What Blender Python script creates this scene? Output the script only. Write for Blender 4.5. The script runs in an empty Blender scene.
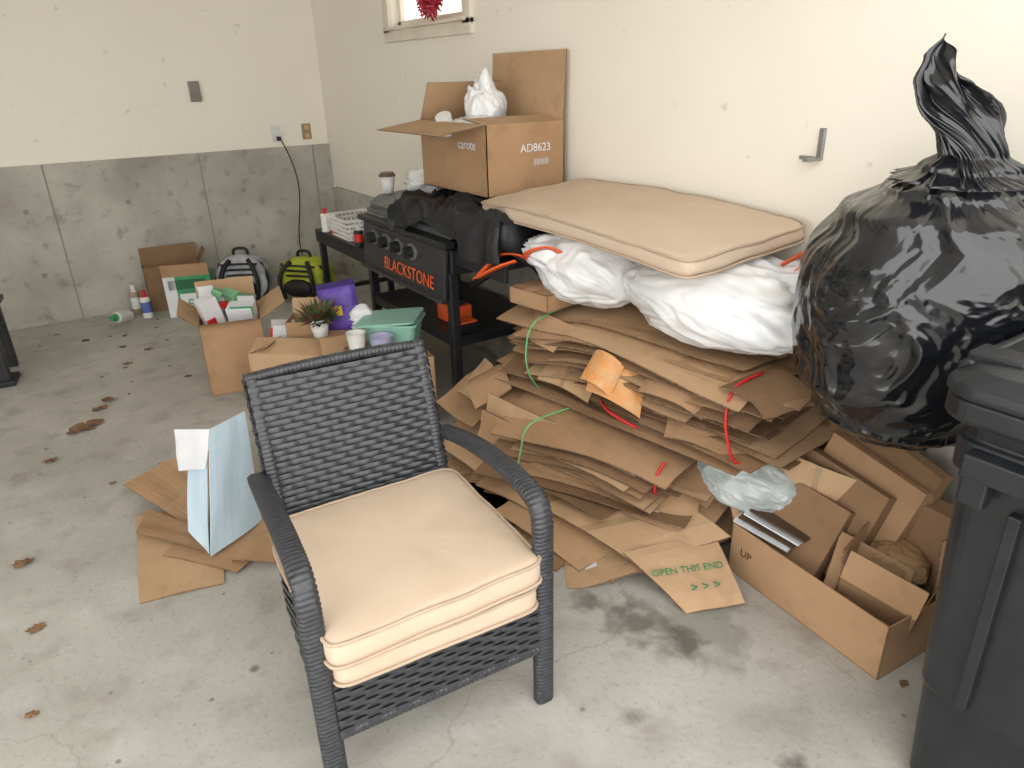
import bpy, math, random, bmesh
from mathutils import Vector, Matrix, Euler, noise
R=math.radians; V=Vector
rnd=random.Random(7)
# ---------------- camera ----------------
F=711.0; TH=R(23.6); RO=R(1.43); AZ=R(33.4)
cd=bpy.data.cameras.new('camera'); cam=bpy.data.objects.new('camera',cd); bpy.context.collection.objects.link(cam)
cd.sensor_width=36; cd.lens=F*36/1024; cd.clip_start=.02
right=V((math.cos(AZ),-math.sin(AZ),0)); fw=V((math.sin(AZ),math.cos(AZ),0))
fwd=fw*math.cos(TH)+V((0,0,-math.sin(TH))); up=right.cross(fwd)
r2=right*math.cos(RO)-up*math.sin(RO); u2=right*math.sin(RO)+up*math.cos(RO)
mm=Matrix((r2,u2,-fwd)).transposed().to_4x4(); mm.translation=V((0,0,1.6)); cam.matrix_world=mm
bpy.context.scene.camera=cam
# ---------------- materials ----------------
def nm(name,c1,c2=None,scale=6,rough=.7,bump=.0,bscale=60,metal=0,detail=6,spec=.5,lo=.35,hi=.65,stretch=None,coat=0,dist=0,bdist=.01,bdet=4,ridged=False):
    a=bpy.data.materials.new(name); a.use_nodes=True; N=a.node_tree.nodes; L=a.node_tree.links
    p=N['Principled BSDF']; p.inputs['Roughness'].default_value=rough; p.inputs['Metallic'].default_value=metal
    p.inputs['Specular IOR Level'].default_value=spec; p.inputs['Coat Weight'].default_value=coat
    c2=c2 or tuple(x*.85 for x in c1)
    tc=N.new('ShaderNodeTexCoord'); mp=N.new('ShaderNodeMapping'); L.new(tc.outputs['Object'],mp.inputs[0])
    if stretch: mp.inputs['Scale'].default_value=stretch
    nz=N.new('ShaderNodeTexNoise'); nz.inputs['Scale'].default_value=scale; nz.inputs['Detail'].default_value=detail; L.new(mp.outputs[0],nz.inputs[0])
    cr=N.new('ShaderNodeValToRGB'); cr.color_ramp.elements[0].position=lo; cr.color_ramp.elements[1].position=hi
    cr.color_ramp.elements[0].color=(*c1,1); cr.color_ramp.elements[1].color=(*c2,1)
    L.new(nz.outputs['Fac'],cr.inputs[0]); L.new(cr.outputs[0],p.inputs['Base Color'])
    if bump:
        n2=N.new('ShaderNodeTexNoise'); 
        if ridged: n2.noise_type='RIDGED_MULTIFRACTAL'
        n2.inputs['Scale'].default_value=bscale; n2.inputs['Detail'].default_value=bdet; n2.inputs['Distortion'].default_value=dist; L.new(mp.outputs[0],n2.inputs[0])
        b=N.new('ShaderNodeBump'); b.inputs['Strength'].default_value=bump; b.inputs['Distance'].default_value=bdist
        L.new(n2.outputs['Fac'],b.inputs['Height']); L.new(b.outputs[0],p.inputs['Normal'])
    return a
def mixin(a,fac_socket,col):
    N=a.node_tree.nodes;L=a.node_tree.links;p=N['Principled BSDF']
    src=p.inputs['Base Color'].links[0].from_socket
    mx=N.new('ShaderNodeMix'); mx.data_type='RGBA'; L.new(fac_socket,mx.inputs[0]); L.new(src,mx.inputs[6]); mx.inputs[7].default_value=(*col,1)
    L.new(mx.outputs[2],p.inputs['Base Color'])
def math_n(a,op,x,y=None,z=None):
    n=a.node_tree.nodes.new('ShaderNodeMath'); n.operation=op
    for i,s in enumerate((x,y,z)):
        if s is None: continue
        if isinstance(s,(int,float)): n.inputs[i].default_value=s
        else: a.node_tree.links.new(s,n.inputs[i])
    return n.outputs[0]
def noise_n(a,scale,detail=3,coord=None,typ='ShaderNodeTexNoise'):
    N=a.node_tree.nodes; n=N.new(typ); n.inputs['Scale'].default_value=scale
    if typ=='ShaderNodeTexNoise': n.inputs['Detail'].default_value=detail
    if coord is None:
        coord=[x for x in N if x.bl_idname=='ShaderNodeMapping'][0].outputs[0]
    a.node_tree.links.new(coord,n.inputs[0]); return n
def ramp(a,s,lo,hi):
    n=a.node_tree.nodes.new('ShaderNodeMapRange'); a.node_tree.links.new(s,n.inputs[0]); n.inputs[1].default_value=lo;n.inputs[2].default_value=hi; return n.outputs[0]

M_floor=nm('concrete_floor',(.385,.37,.33),(.485,.47,.425),scale=1.6,rough=.75,bump=.15,bscale=40,detail=9)
n=noise_n(M_floor,7,8); mixin(M_floor,math_n(M_floor,'MULTIPLY',ramp(M_floor,n.outputs['Fac'],.52,.72),.6),(.27,.25,.21))
n=noise_n(M_floor,60,2); mixin(M_floor,math_n(M_floor,'MULTIPLY',ramp(M_floor,n.outputs['Fac'],.58,.8),.45),(.18,.16,.13))
n=noise_n(M_floor,4,7); mixin(M_floor,math_n(M_floor,'MULTIPLY',ramp(M_floor,n.outputs['Fac'],.56,.66),.3),(.57,.56,.52))
n=noise_n(M_floor,170,2); mixin(M_floor,math_n(M_floor,'MULTIPLY',ramp(M_floor,n.outputs['Fac'],.62,.75),.35),(.16,.14,.11))
vz=noise_n(M_floor,3.3,typ='ShaderNodeTexVoronoi'); 
mixin(M_floor,math_n(M_floor,'MULTIPLY',ramp(M_floor,vz.outputs['Distance'],.07,.04),.7),(.07,.06,.05))
vz=noise_n(M_floor,9,typ='ShaderNodeTexVoronoi'); 
mixin(M_floor,math_n(M_floor,'MULTIPLY',ramp(M_floor,vz.outputs['Distance'],.08,.05),.6),(.10,.085,.07))
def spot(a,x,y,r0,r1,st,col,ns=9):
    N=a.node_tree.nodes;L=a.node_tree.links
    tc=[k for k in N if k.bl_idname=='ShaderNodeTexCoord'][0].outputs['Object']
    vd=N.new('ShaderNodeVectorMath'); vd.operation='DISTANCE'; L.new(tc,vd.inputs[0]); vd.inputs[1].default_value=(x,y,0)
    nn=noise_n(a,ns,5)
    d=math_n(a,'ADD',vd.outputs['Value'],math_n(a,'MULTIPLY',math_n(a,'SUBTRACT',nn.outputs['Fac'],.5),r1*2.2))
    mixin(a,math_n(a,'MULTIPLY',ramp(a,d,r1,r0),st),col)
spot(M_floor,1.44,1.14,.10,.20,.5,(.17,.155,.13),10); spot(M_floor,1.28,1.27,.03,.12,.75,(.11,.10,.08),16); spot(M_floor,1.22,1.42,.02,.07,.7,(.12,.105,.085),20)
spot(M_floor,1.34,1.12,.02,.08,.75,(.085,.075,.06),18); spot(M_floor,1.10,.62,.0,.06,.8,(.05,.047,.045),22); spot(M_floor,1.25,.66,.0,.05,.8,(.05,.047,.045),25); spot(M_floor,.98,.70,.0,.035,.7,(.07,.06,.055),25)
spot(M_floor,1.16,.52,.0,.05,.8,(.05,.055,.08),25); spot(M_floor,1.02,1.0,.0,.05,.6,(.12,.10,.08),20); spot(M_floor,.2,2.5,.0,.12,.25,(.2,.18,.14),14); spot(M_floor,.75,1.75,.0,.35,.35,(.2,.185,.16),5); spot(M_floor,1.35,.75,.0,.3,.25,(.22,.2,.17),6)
wv=noise_n(M_floor,.45,typ='ShaderNodeTexVoronoi'); wv.feature='DISTANCE_TO_EDGE'
N=M_floor.node_tree.nodes;L=M_floor.node_tree.links
mpp=[k for k in N if k.bl_idname=='ShaderNodeMapping'][0]; nn=noise_n(M_floor,2.5,6)
va=N.new('ShaderNodeVectorMath'); va.operation='MULTIPLY_ADD'; L.new(nn.outputs['Color'],va.inputs[0]); va.inputs[1].default_value=(.6,.6,0); L.new(mpp.outputs[0],va.inputs[2]); L.new(va.outputs[0],wv.inputs[0])
mixin(M_floor,math_n(M_floor,'MULTIPLY',ramp(M_floor,wv.outputs['Distance'],.0025,.0006),.28),(.2,.18,.15))

M_found=nm('foundation_concrete',(.33,.31,.265),(.56,.54,.475),scale=2.2,rough=.9,bump=.5,bscale=18,detail=10,lo=.3,hi=.7)
n=noise_n(M_found,9,6); mixin(M_found,math_n(M_found,'MULTIPLY',ramp(M_found,n.outputs['Fac'],.56,.70),.55),(.20,.18,.145))
n=noise_n(M_found,35,4); mixin(M_found,math_n(M_found,'MULTIPLY',ramp(M_found,n.outputs['Fac'],.6,.75),.5),(.22,.2,.165))
M_wall=nm('cream_wall_paint',(.89,.845,.745),(.865,.815,.715),scale=1.3,rough=.6,bump=.06,bscale=120)
n=noise_n(M_wall,14,5); mixin(M_wall,math_n(M_wall,'MULTIPLY',ramp(M_wall,n.outputs['Fac'],.69,.75),.35),(.45,.38,.27))
M_ceil=nm('ceiling_paint',(.9,.89,.86),rough=.8)
def cardm(name,c1,c2):
    a=nm(name,c1,c2,scale=4,rough=.8,bump=.08,bscale=90,spec=.25)
    n=noise_n(a,11,5); mixin(a,math_n(a,'MULTIPLY',ramp(a,n.outputs['Fac'],.55,.75),.4),tuple(x*.6 for x in c2)); return a
M_card=cardm('cardboard',(.43,.27,.155),(.38,.23,.125))
M_card2=cardm('cardboard_light',(.52,.345,.205),(.46,.30,.17))
M_card3=cardm('cardboard_dark',(.28,.17,.095),(.23,.135,.072))
M_edge=nm('cardboard_edge',(.10,.062,.036),(.28,.175,.10),scale=120,rough=.9)
M_tape=nm('packing_tape',(.40,.27,.15),rough=.25,spec=.6)
M_lab=nm('paper_label',(.72,.71,.68),rough=.6)
CARDS=[M_card,M_card2,M_card3,M_edge,M_tape,M_lab]
M_wick=nm('resin_wicker',(.024,.026,.031),(.045,.048,.056),scale=60,rough=.36,spec=.6)
M_dark=nm('black_frame',(.010,.010,.012),rough=.5)
M_cush=nm('beige_canvas',(.63,.50,.385),(.595,.465,.35),scale=5,rough=.9,bump=.15,bscale=500,spec=.2)
M_cush_e=nm('beige_piping',(.50,.385,.285),rough=.9)
M_blk=nm('black_steel',(.012,.012,.014),(.02,.02,.022),scale=20,rough=.4)
M_pan=nm('dark_grey_panel',(.022,.023,.026),(.032,.032,.036),scale=20,rough=.35)
M_lid=nm('grey_steel_lid',(.20,.21,.21),(.14,.15,.15),scale=9,rough=.4,metal=.5)
M_fab=nm('black_cover_cloth',(.008,.008,.010),(.013,.013,.016),scale=12,rough=.55,bump=.4,bscale=9,ridged=True,dist=.8,bdist=.015)
M_bag=nm('black_bin_bag_plastic',(.005,.006,.008),(.009,.010,.013),scale=6,rough=.17,bump=.8,bscale=3.2,spec=.75,dist=1.2,bdist=.03,bdet=6,ridged=True)
M_wbag=nm('white_bag_plastic',(.84,.85,.86),(.64,.66,.69),scale=4,rough=.22,bump=.3,bscale=3.5,spec=.6,dist=1.0,bdist=.016,bdet=3,ridged=True,lo=.42,hi=.68)
M_cbag=nm('pale_clear_bag_plastic',(.55,.60,.60),(.34,.39,.39),scale=9,rough=.15,bump=.5,bscale=5,dist=.9,bdist=.02,bdet=4,ridged=True)
M_bin=nm('black_bin_plastic',(.010,.012,.015),(.016,.018,.022),scale=15,rough=.36,bump=.08,bscale=200)
M_org=nm('orange_red_plastic',(.85,.13,.03),rough=.4)
M_red=nm('red_tape',(.6,.02,.02),rough=.5)
M_gstr=nm('green_string',(.15,.5,.2),rough=.6)
M_wht=nm('white_plastic',(.8,.8,.77),rough=.4)
M_steel=nm('galvanised_steel',(.35,.35,.34),rough=.4,metal=.7)
M_grn=nm('green_print',(.03,.22,.09),(.05,.32,.13),scale=20,rough=.5)
M_blue=nm('pale_blue_card',(.52,.65,.73),(.47,.60,.69),scale=5,rough=.55)
M_wcard=nm('white_card',(.76,.77,.79),rough=.6)
M_mint=nm('mint_plastic',(.30,.56,.46),rough=.4)
M_pur=nm('purple_foil',(.07,.03,.26),(.13,.07,.38),scale=12,rough=.5,bump=.5,bscale=20)
M_yel=nm('yellow_print',(.8,.55,.05),rough=.5)
M_lime=nm('lime_fabric',(.50,.56,.04),(.35,.40,.03),scale=10,rough=.6)
M_gry=nm('grey_fabric',(.25,.26,.28),(.55,.56,.58),scale=10,rough=.8)
M_leaf=nm('dry_leaf',(.24,.13,.065),(.15,.08,.04),scale=15,rough=.8)
M_ink=nm('dark_print',(.1,.06,.035),rough=.8)
M_winred=nm('red_tinsel',(.30,.01,.025),(.5,.02,.05),scale=60,rough=.4)
M_kraft=nm('kraft_paper',(.36,.22,.11),(.28,.17,.08),scale=9,rough=.7,bump=.6,bscale=14)
M_plant=nm('plant_green',(.05,.13,.03),(.16,.05,.04),scale=30,rough=.7)
M_glass=bpy.data.materials.new('window_daylight_glass'); M_glass.use_nodes=True
_p=M_glass.node_tree.nodes['Principled BSDF']; _p.inputs['Base Color'].default_value=(.9,.95,1,1); _p.inputs['Emission Color'].default_value=(1,.96,.88,1); _p.inputs['Emission Strength'].default_value=1.0; _p.inputs['Roughness'].default_value=.1
# ---------------- mesh helper ----------------
class MB:
    def __init__(s): s.v=[];s.f=[];s.m=[]
    def add(s,v,f,mi=0):
        b=len(s.v); s.v+= [tuple(x) for x in v]; s.f+=[tuple(i+b for i in q) for q in f]; s.m+=[mi]*len(f) if isinstance(mi,int) else list(mi)
    def ob(s,o,ex,ey,ez,mi=0,me=None):
        o,ex,ey,ez=V(o),V(ex),V(ey),V(ez)
        v=[o,o+ex,o+ex+ey,o+ey,o+ez,o+ex+ez,o+ex+ey+ez,o+ey+ez]
        f=[(0,3,2,1),(4,5,6,7),(0,1,5,4),(1,2,6,5),(2,3,7,6),(3,0,4,7)]
        if ex.cross(ey).dot(ez)<0: f=[q[::-1] for q in f]
        me=mi if me is None else me
        s.add(v,f,[mi,mi,me,me,me,me])
    def box(s,c,d,mi=0,rot=None,me=None):
        c=V(c); M=(Euler([R(a) for a in rot]).to_matrix() if rot else Matrix.Identity(3))
        ex,ey,ez=[M@V([d[i] if k==i else 0 for k in range(3)]) for i in range(3)]
        s.ob(c-(ex+ey+ez)/2,ex,ey,ez,mi,me)
    def tube(s,pts,r,mi=0,n=6,closed=False):
        pts=[V(p) for p in pts]; k=len(pts); rr=r if callable(r) else (lambda i:r)
        vs=[];ref=V((0,0,1))
        for i,p in enumerate(pts):
            a=pts[(i-1)%k] if (closed or i>0) else p; b=pts[(i+1)%k] if (closed or i<k-1) else p
            t=(b-a).normalized(); 
            if abs(t.dot(ref))>.95: ref=V((1,0,0)) if abs(t.x)<.9 else V((0,1,0))
            x=t.cross(ref).normalized(); ref=x.cross(t)
            for j in range(n):
                an=2*math.pi*j/n; vs.append(p+(x*math.cos(an)+ref*math.sin(an))*rr(i))
        fs=[]
        for i in range(k if closed else k-1):
            for j in range(n):
                a=i*n+j;b=i*n+(j+1)%n;c=((i+1)%k)*n+(j+1)%n;d=((i+1)%k)*n+j; fs.append((a,b,c,d))
        if not closed: fs.append(tuple(range(n))[::-1]); fs.append(tuple((k-1)*n+j for j in range(n)))
        s.add(vs,fs,mi)
    def loft(s,rings,mi=0,cap0=True,cap1=True,closed=True):
        n=len(rings[0]); vs=[p for r in rings for p in r]; fs=[]
        for i in range(len(rings)-1):
            for j in range(n if closed else n-1):
                fs.append((i*n+j,i*n+(j+1)%n,(i+1)*n+(j+1)%n,(i+1)*n+j))
        if cap0: fs.append(tuple(range(n))[::-1])
        if cap1: fs.append(tuple((len(rings)-1)*n+j for j in range(n)))
        s.add(vs,fs,mi)
    def deform(s,fn): s.v=[tuple(fn(V(p))) for p in s.v]
    def build(s,name,mats,parent=None,smooth=False,loc=None,rot=None,bevel=0,solid=0):
        me=bpy.data.meshes.new(name); me.from_pydata(s.v,[],s.f); me.update()
        for m in mats: me.materials.append(m)
        for p,i in zip(me.polygons,s.m): p.material_index=i; p.use_smooth=smooth
        o=bpy.data.objects.new(name,me); bpy.context.collection.objects.link(o)
        if parent: o.parent=parent
        if loc: o.location=loc
        if rot: o.rotation_euler=[R(a) for a in rot]
        if solid: d=o.modifiers.new('s','SOLIDIFY'); d.thickness=solid
        if bevel: d=o.modifiers.new('b','BEVEL'); d.width=bevel; d.segments=2; d.limit_method='ANGLE'
        return o
def empty(name,loc=(0,0,0),rz=0,rot=None):
    o=bpy.data.objects.new(name,None); bpy.context.collection.objects.link(o); o.location=loc; o.rotation_euler=[R(a) for a in rot] if rot else (0,0,R(rz)); o.empty_display_size=.1; return o
def text(name,s,size,loc,face,mat,parent=None,roll=0):
    c=bpy.data.curves.new(name,'FONT'); c.body=s; c.size=size; c.extrude=.0006; c.align_x='CENTER'; c.align_y='CENTER'
    c.materials.append(mat); o=bpy.data.objects.new(name,c); bpy.context.collection.objects.link(o)
    cols={'-x':((0,-1,0),(0,0,1),(-1,0,0)),'-y':((1,0,0),(0,0,1),(0,-1,0)),'+z':((1,0,0),(0,1,0),(0,0,1))}[face] if isinstance(face,str) else face
    M=Matrix([V(k) for k in cols]).transposed().to_4x4()@Matrix.Rotation(R(roll),4,'Z'); M.translation=V(loc)
    if parent: o.parent=parent
    o.matrix_local=M; return o
def fbm(p,o=3):
    a=0;w=1
    for i in range(o): a+=w*noise.noise(p); p=p*2.1; w*=.5
    return a
# ---------------- room ----------------
def slab(name,a,b,mat):
    m=MB(); m.ob(a,(b[0]-a[0],0,0),(0,b[1]-a[1],0),(0,0,b[2]-a[2])); return m.build(name,[mat])
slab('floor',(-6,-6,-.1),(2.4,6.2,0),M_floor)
slab('wall_back',(-3.6,6.03,1.10),(2.2,6.2,2.7),M_wall)
m=MB(); m.ob((-3.6,6.0,0),(5.8,0,0),(0,.2,0),(0,0,1.1))
for x in (-1.9,-.9,.14,1.16,2.05): m.ob((x,5.996,0),(.009,0,0),(0,.01,0),(0,0,1.1),1)
for x in (-.9,-.02,.62,1.45):
    for z in (.35,.8): m.box((x,5.997,z),(.03,.01,.03),1)
m.build('wall_back_foundation',[M_found,nm('form_seam',(.30,.28,.24),rough=.9)])
m=MB()
m.ob((2.2,-4,.76),(.18,0,0),(0,7.7,0),(0,0,1.94)); m.ob((2.2,4.62,.76),(.18,0,0),(0,1.58,0),(0,0,1.94))
m.ob((2.2,3.70,.76),(.18,0,0),(0,.92,0),(0,0,1.12)); m.ob((2.2,3.70,2.42),(.18,0,0),(0,.92,0),(0,0,.28))
m.build('wall_right',[M_wall])
slab('wall_right_foundation',(2.185,-4,0),(2.38,6.0,.755),M_found)
slab('wall_left',(-3.75,2.0,0),(-3.6,6.2,2.7),M_wall)
slab('ceiling',(-3.7,.5,2.7),(2.4,6.2,2.8),M_ceil)
g=empty('window_1',(2.2,4.16,2.15))
m=MB(); t=.08
m.box((-.01,0,-.31),(.03,1.08,t)); m.box((-.01,0,.31),(.03,1.08,t)); m.box((-.01,-.5,0),(.03,t,.6)); m.box((-.01,.5,0),(.03,t,.6))
m.box((-.025,0,-.275),(.05,1.0,.02)); m.box((.06,0,0),(.03,.04,.54)); m.box((.06,0,.03),(.03,.92,.03))
m.box((.06,-.44,0),(.03,.04,.54)); m.box((.06,.44,0),(.03,.04,.54)); m.box((.06,0,-.25),(.03,.92,.04))
m.build('frame',[nm('window_trim_paint',(.82,.74,.62),rough=.5)],g,bevel=.004)
m=MB(); m.box((.09,0,0),(.01,.92,.54)); m.build('glass',[M_glass],g)
m=MB(); 
for i in range(560):
    a=rnd.uniform(0,6.28); rr=rnd.uniform(.3,1); c=V((0,math.cos(a)*.10*rr,math.sin(a)*.08*rr)); d=V((rnd.gauss(0,.6),rnd.gauss(0,1),rnd.gauss(0,1))).normalized()*.045
    m.tube([c,c+d],.005,n=3)
m.build('red_tinsel_wreath',[M_winred],None,loc=(2.12,3.95,1.995))
def plate(name,loc,sockets,mat):
    m=MB(); m.box((0,0,0),(.075,.008,.12))
    for z in (.03,-.03): m.box((0,-.006,z),(.035,.006,.032),1)
    return m.build(name,[mat,sockets],None,loc=loc,bevel=.003)
plate('wall_outlet',(1.784,6.024,1.20),M_wht,M_wht); plate('wall_outlet',(2.03,6.024,1.205),nm('tan_plate',(.6,.45,.27),rough=.5),nm('tan_socket',(.4,.28,.16)))
m=MB(); m.box((1.79,6.0,1.165),(.03,.03,.03)); pts=[]
for i in range(40):
    u=i/39; pts.append((1.80+.10*u+.05*math.sin(u*6),5.965-.02*math.sin(u*4),1.15-1.12*u))
pts+=[(1.92,5.9,.015),(1.98,5.7,.01),(1.9,5.5,.01),(1.8,5.62,.01)]
m.tube(pts,.005); m.build('power_cord',[M_dark],smooth=True)
m=MB(); m.box((0,0,0),(.075,.02,.14)); m.box((0,-.02,-.045),(.07,.03,.03)); m.build('metal_bracket',[nm('aged_steel',(.27,.25,.22),rough=.6,metal=.2)],loc=(1.227,6.015,1.53),bevel=.003)
m=MB(); m.box((0,0,0),(.012,.02,.10)); m.box((-.035,0,-.045),(.08,.022,.01)); m.box((-.006,.03,-.045),(.01,.08,.012)); m.build('metal_bracket',[M_steel],loc=(2.193,1.46,1.365),bevel=.002)
# ---------------- wicker chair ----------------
def weave(m,f,nu,nv,amp=.0028,gap=.12,mi=0):
    ns=nu*6
    for j in range(nv):
        vs=[]
        for i in range(ns+1):
            u=i/ns; sn=math.sin(math.pi*u*nu+j*math.pi); off=amp*math.copysign(abs(sn)**.6,sn)
            for vv,o in (((j+gap/2)/nv,-.0012),((j+.5)/nv,.0010),((j+1-gap/2)/nv,-.0012)):
                p,nr=f(u,vv); vs.append(p+nr*(off+o))
        fs=[]
        for i in range(ns):
            for k in range(2): fs.append((i*3+k,(i+1)*3+k,(i+1)*3+k+1,i*3+k+1))
        m.add(vs,fs,mi)
def smoothpath(P,n=10):
    P=[V(p) for p in P]; Q=[P[0]*2-P[1]]+P+[P[-1]*2-P[-2]]; out=[]
    for i in range(1,len(Q)-2):
        for k in range(n):
            t=k/n; a,b,c,d=Q[i-1:i+3]
            out.append(.5*((2*b)+(c-a)*t+(2*a-5*b+4*c-d)*t*t+(3*b-a-3*c+d)*t**3))
    out.append(P[-1]); return out
def resample(P,step):
    out=[P[0]];acc=0
    for a,b in zip(P,P[1:]):
        l=(b-a).length
        while l>0 and acc+l>=step:
            a=a+(b-a)*((step-acc)/l); l=(b-a).length; acc=0; out.append(a)
        acc+=l
    return out
def sweep(m,P,w,h,side=(1,0,0),pitch=.012,mi=0):
    side=V(side); Q=resample(P,pitch/4); rings=[]
    prof=[(-.5,-.3),(-.3,-.5),(.3,-.5),(.5,-.3),(.5,.3),(.3,.5),(-.3,.5),(-.5,.3)]
    for i,p in enumerate(Q):
        a=Q[max(i-1,0)];b=Q[min(i+1,len(Q)-1)]; t=(b-a).normalized(); y=t.cross(side).normalized(); x=y.cross(t).normalized()
        s=[.90,1,1.02,1][i%4]
        rings.append([p+x*(u*w*s)+y*(v*h*s) for u,v in prof])
    m.loft(rings,mi)
CH=-5.0
bd=V((math.sin(R(-CH)),math.cos(R(-CH)),0)); cc=V((.574,1.212,0))+bd*.25
g=empty('wicker_armchair',cc,CH)
m=MB(); yb=lambda z:.235+max(0,z-.33)*.31
for sx in (-1,1):
    arm=smoothpath([(sx*.289,-.25,0),(sx*.289,-.25,.25),(sx*.289,-.25,.50),(sx*.289,-.247,.595),(sx*.289,-.21,.640),(sx*.289,-.10,.652),(sx*.288,.05,.645),(sx*.285,.20,.620),(sx*.280,.335,.585)])
    sweep(m,arm,.052,.036)
    sweep(m,smoothpath([(sx*.245,.24,0),(sx*.245,.24,.2),(sx*.243,.24,.36),(sx*.243,.31,.6),(sx*.243,yb(.855),.855)]),.034,.036)
sweep(m,smoothpath([(-.260,yb(.85)+.005,.855),(-.1,yb(.86)+.005,.862),(.1,yb(.86)+.005,.862),(.260,yb(.85)+.005,.855)]),.03,.028,side=(0,1,0))
sweep(m,[V((-.27,-.255,.20)),V((.27,-.255,.20))],.028,.028,side=(0,1,0))
for sx in (-1,1): sweep(m,[V((sx*.280,-.25,.20)),V((sx*.255,.24,.20))],.028,.028)
def fb(u,v):
    z=.28+.575*v; return V((-.258+.516*u,yb(z)-.021,z)),V((0,-.955,.296))
weave(m,fb,16,36)
def fbb(u,v):
    z=.22+.635*v; return V((.258-.516*u,yb(z)+.021,z)),V((0,.955,-.296))
weave(m,fbb,16,38)
for sx in (-1,1):
    def fs_(u,v):
        z=.24+.615*v; return V((sx*.263,yb(z)+(u-.5)*.04,z)),V((sx,0,0))
    weave(m,fs_,2,38)
weave(m,lambda u,v:(V((-.268+.536*u,-.268,.205+.15*v)),V((0,-1,0))),16,10)
for sx in (-1,1):
    weave(m,lambda u,v:(V((sx*.296-sx*.018*(u if sx<0 else 1-u),(-.235+.47*u)*(-sx if sx>0 else 1),.205+.17*v)),V((sx,0,0))),15,11)
m.build('woven_shell',[M_wick],g,smooth=True)
m=MB()
m.ob((-.245,yb(.28)-.013,.28),(.49,0,0),(0,.026,0),(0,yb(.84)-yb(.28),.565)); m.box((0,-.01,.33),(.54,.49,.04)); m.box((0,-.25,.27),(.53,.02,.13))
for sx in (-1,1): m.box((sx*.268,0,.28),(.02,.47,.15))
m.build('inner_frame',[M_dark],g)
def outline(w,d,n=80,e=9):
    o=[]
    for i in range(n):
        a=2*math.pi*(i+.5)/n; c,s=math.cos(a),math.sin(a); k=(abs(c)**e+abs(s)**e)**(-1/e); o.append((c*k*w/2,s*k*d/2))
    return o
def cushion(name,w,d,t,loc,rot,parent=None,seed=0,bend=None,na=.006):
    o=outline(w,d,160,16); m=MB(); S=[(.0,1),(.2,.99),(.4,.98),(.6,.96),(.75,.94),(.87,.90),(.94,.86),(.98,.80),(1.0,.70)]
    def P(s,zf,x,y):
        p=V((x*s,y*s,zf*t/2)); q=p*1.0; nz=fbm(V((q.x*5+seed,q.y*5,zf)),3)
        p.z+=nz*na*(1 if zf>0 else .3); 
        if s>.9: p.x*=1+.012*noise.noise(V((y*9,seed,zf*.5))); p.y*=1+.012*noise.noise(V((x*9,seed+4,zf*.5)))
        if bend: p.z+=bend(p.x,p.y)
        return p
    rings=[[P(s,zf,x,y) for x,y in o] for s,zf in S[1:]]
    rings+= [[P(1.008,zf,x,y) for x,y in o] for zf in (.3,0,-.3)]
    rings+= [[P(s,-zf,x,y) for x,y in o] for s,zf in S[::-1][:-1]]
    m.loft(rings[::-1],0)
    for zf in (.74,-.74): m.tube([P(1.010,zf,x,y) for x,y in o],.0045,1,closed=True)
    return m.build(name,[M_cush,M_cush_e],parent,smooth=True,loc=loc,rot=rot)
cushion('seat_cushion_lower',.525,.50,.078,(0,-.035,.391),(0,0,0),g,3)
cushion('seat_cushion_upper',.545,.525,.086,(-.008,-.035,.473),(1.0,-.5,1.8),g,9)
# ---------------- cardboard helpers ----------------
def cbox(name,loc,size,rz,flaps=(),mats=None,parent=None,th=.004,rot=None,closed=False):
    w,d,h=size; m=MB(); me=3
    m.ob((-w/2,-d/2,0),(w,0,0),(0,d,0),(0,0,th),0)
    m.ob((-w/2,-d/2,0),(w,0,0),(0,th,0),(0,0,h),0); m.ob((-w/2,d/2-th,0),(w,0,0),(0,th,0),(0,0,h),0)
    m.ob((-w/2,-d/2,0),(th,0,0),(0,d,0),(0,0,h),0); m.ob((w/2-th,-d/2,0),(th,0,0),(0,d,0),(0,0,h),0)
    if closed:
        m.ob((-w/2,-d/2,h-th),(w,0,0),(0,d,0),(0,0,th),0); m.ob((-w/2,-.02,h),(w,0,0),(0,.04,0),(0,0,.001),1)
    for side,l,a in flaps:
        n={'xp':(1,0),'xn':(-1,0),'yp':(0,1),'yn':(0,-1)}[side]; n=V((n[0],n[1],0)); tg=V((-n.y,n.x,0)); L_=(w if abs(n.y) else d)
        hinge=V((n.x*w/2,n.y*d/2,h)); dr=V((0,0,math.cos(R(a))))+n*math.sin(R(a)); nr=dr.cross(tg).normalized()
        m.ob(hinge-tg*L_*.495,tg*L_*.99,dr*l,nr*th,1,3)
    return m.build(name,mats or CARDS,parent,loc=loc,rot=rot or (0,0,rz))
XMAX=2.178
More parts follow.
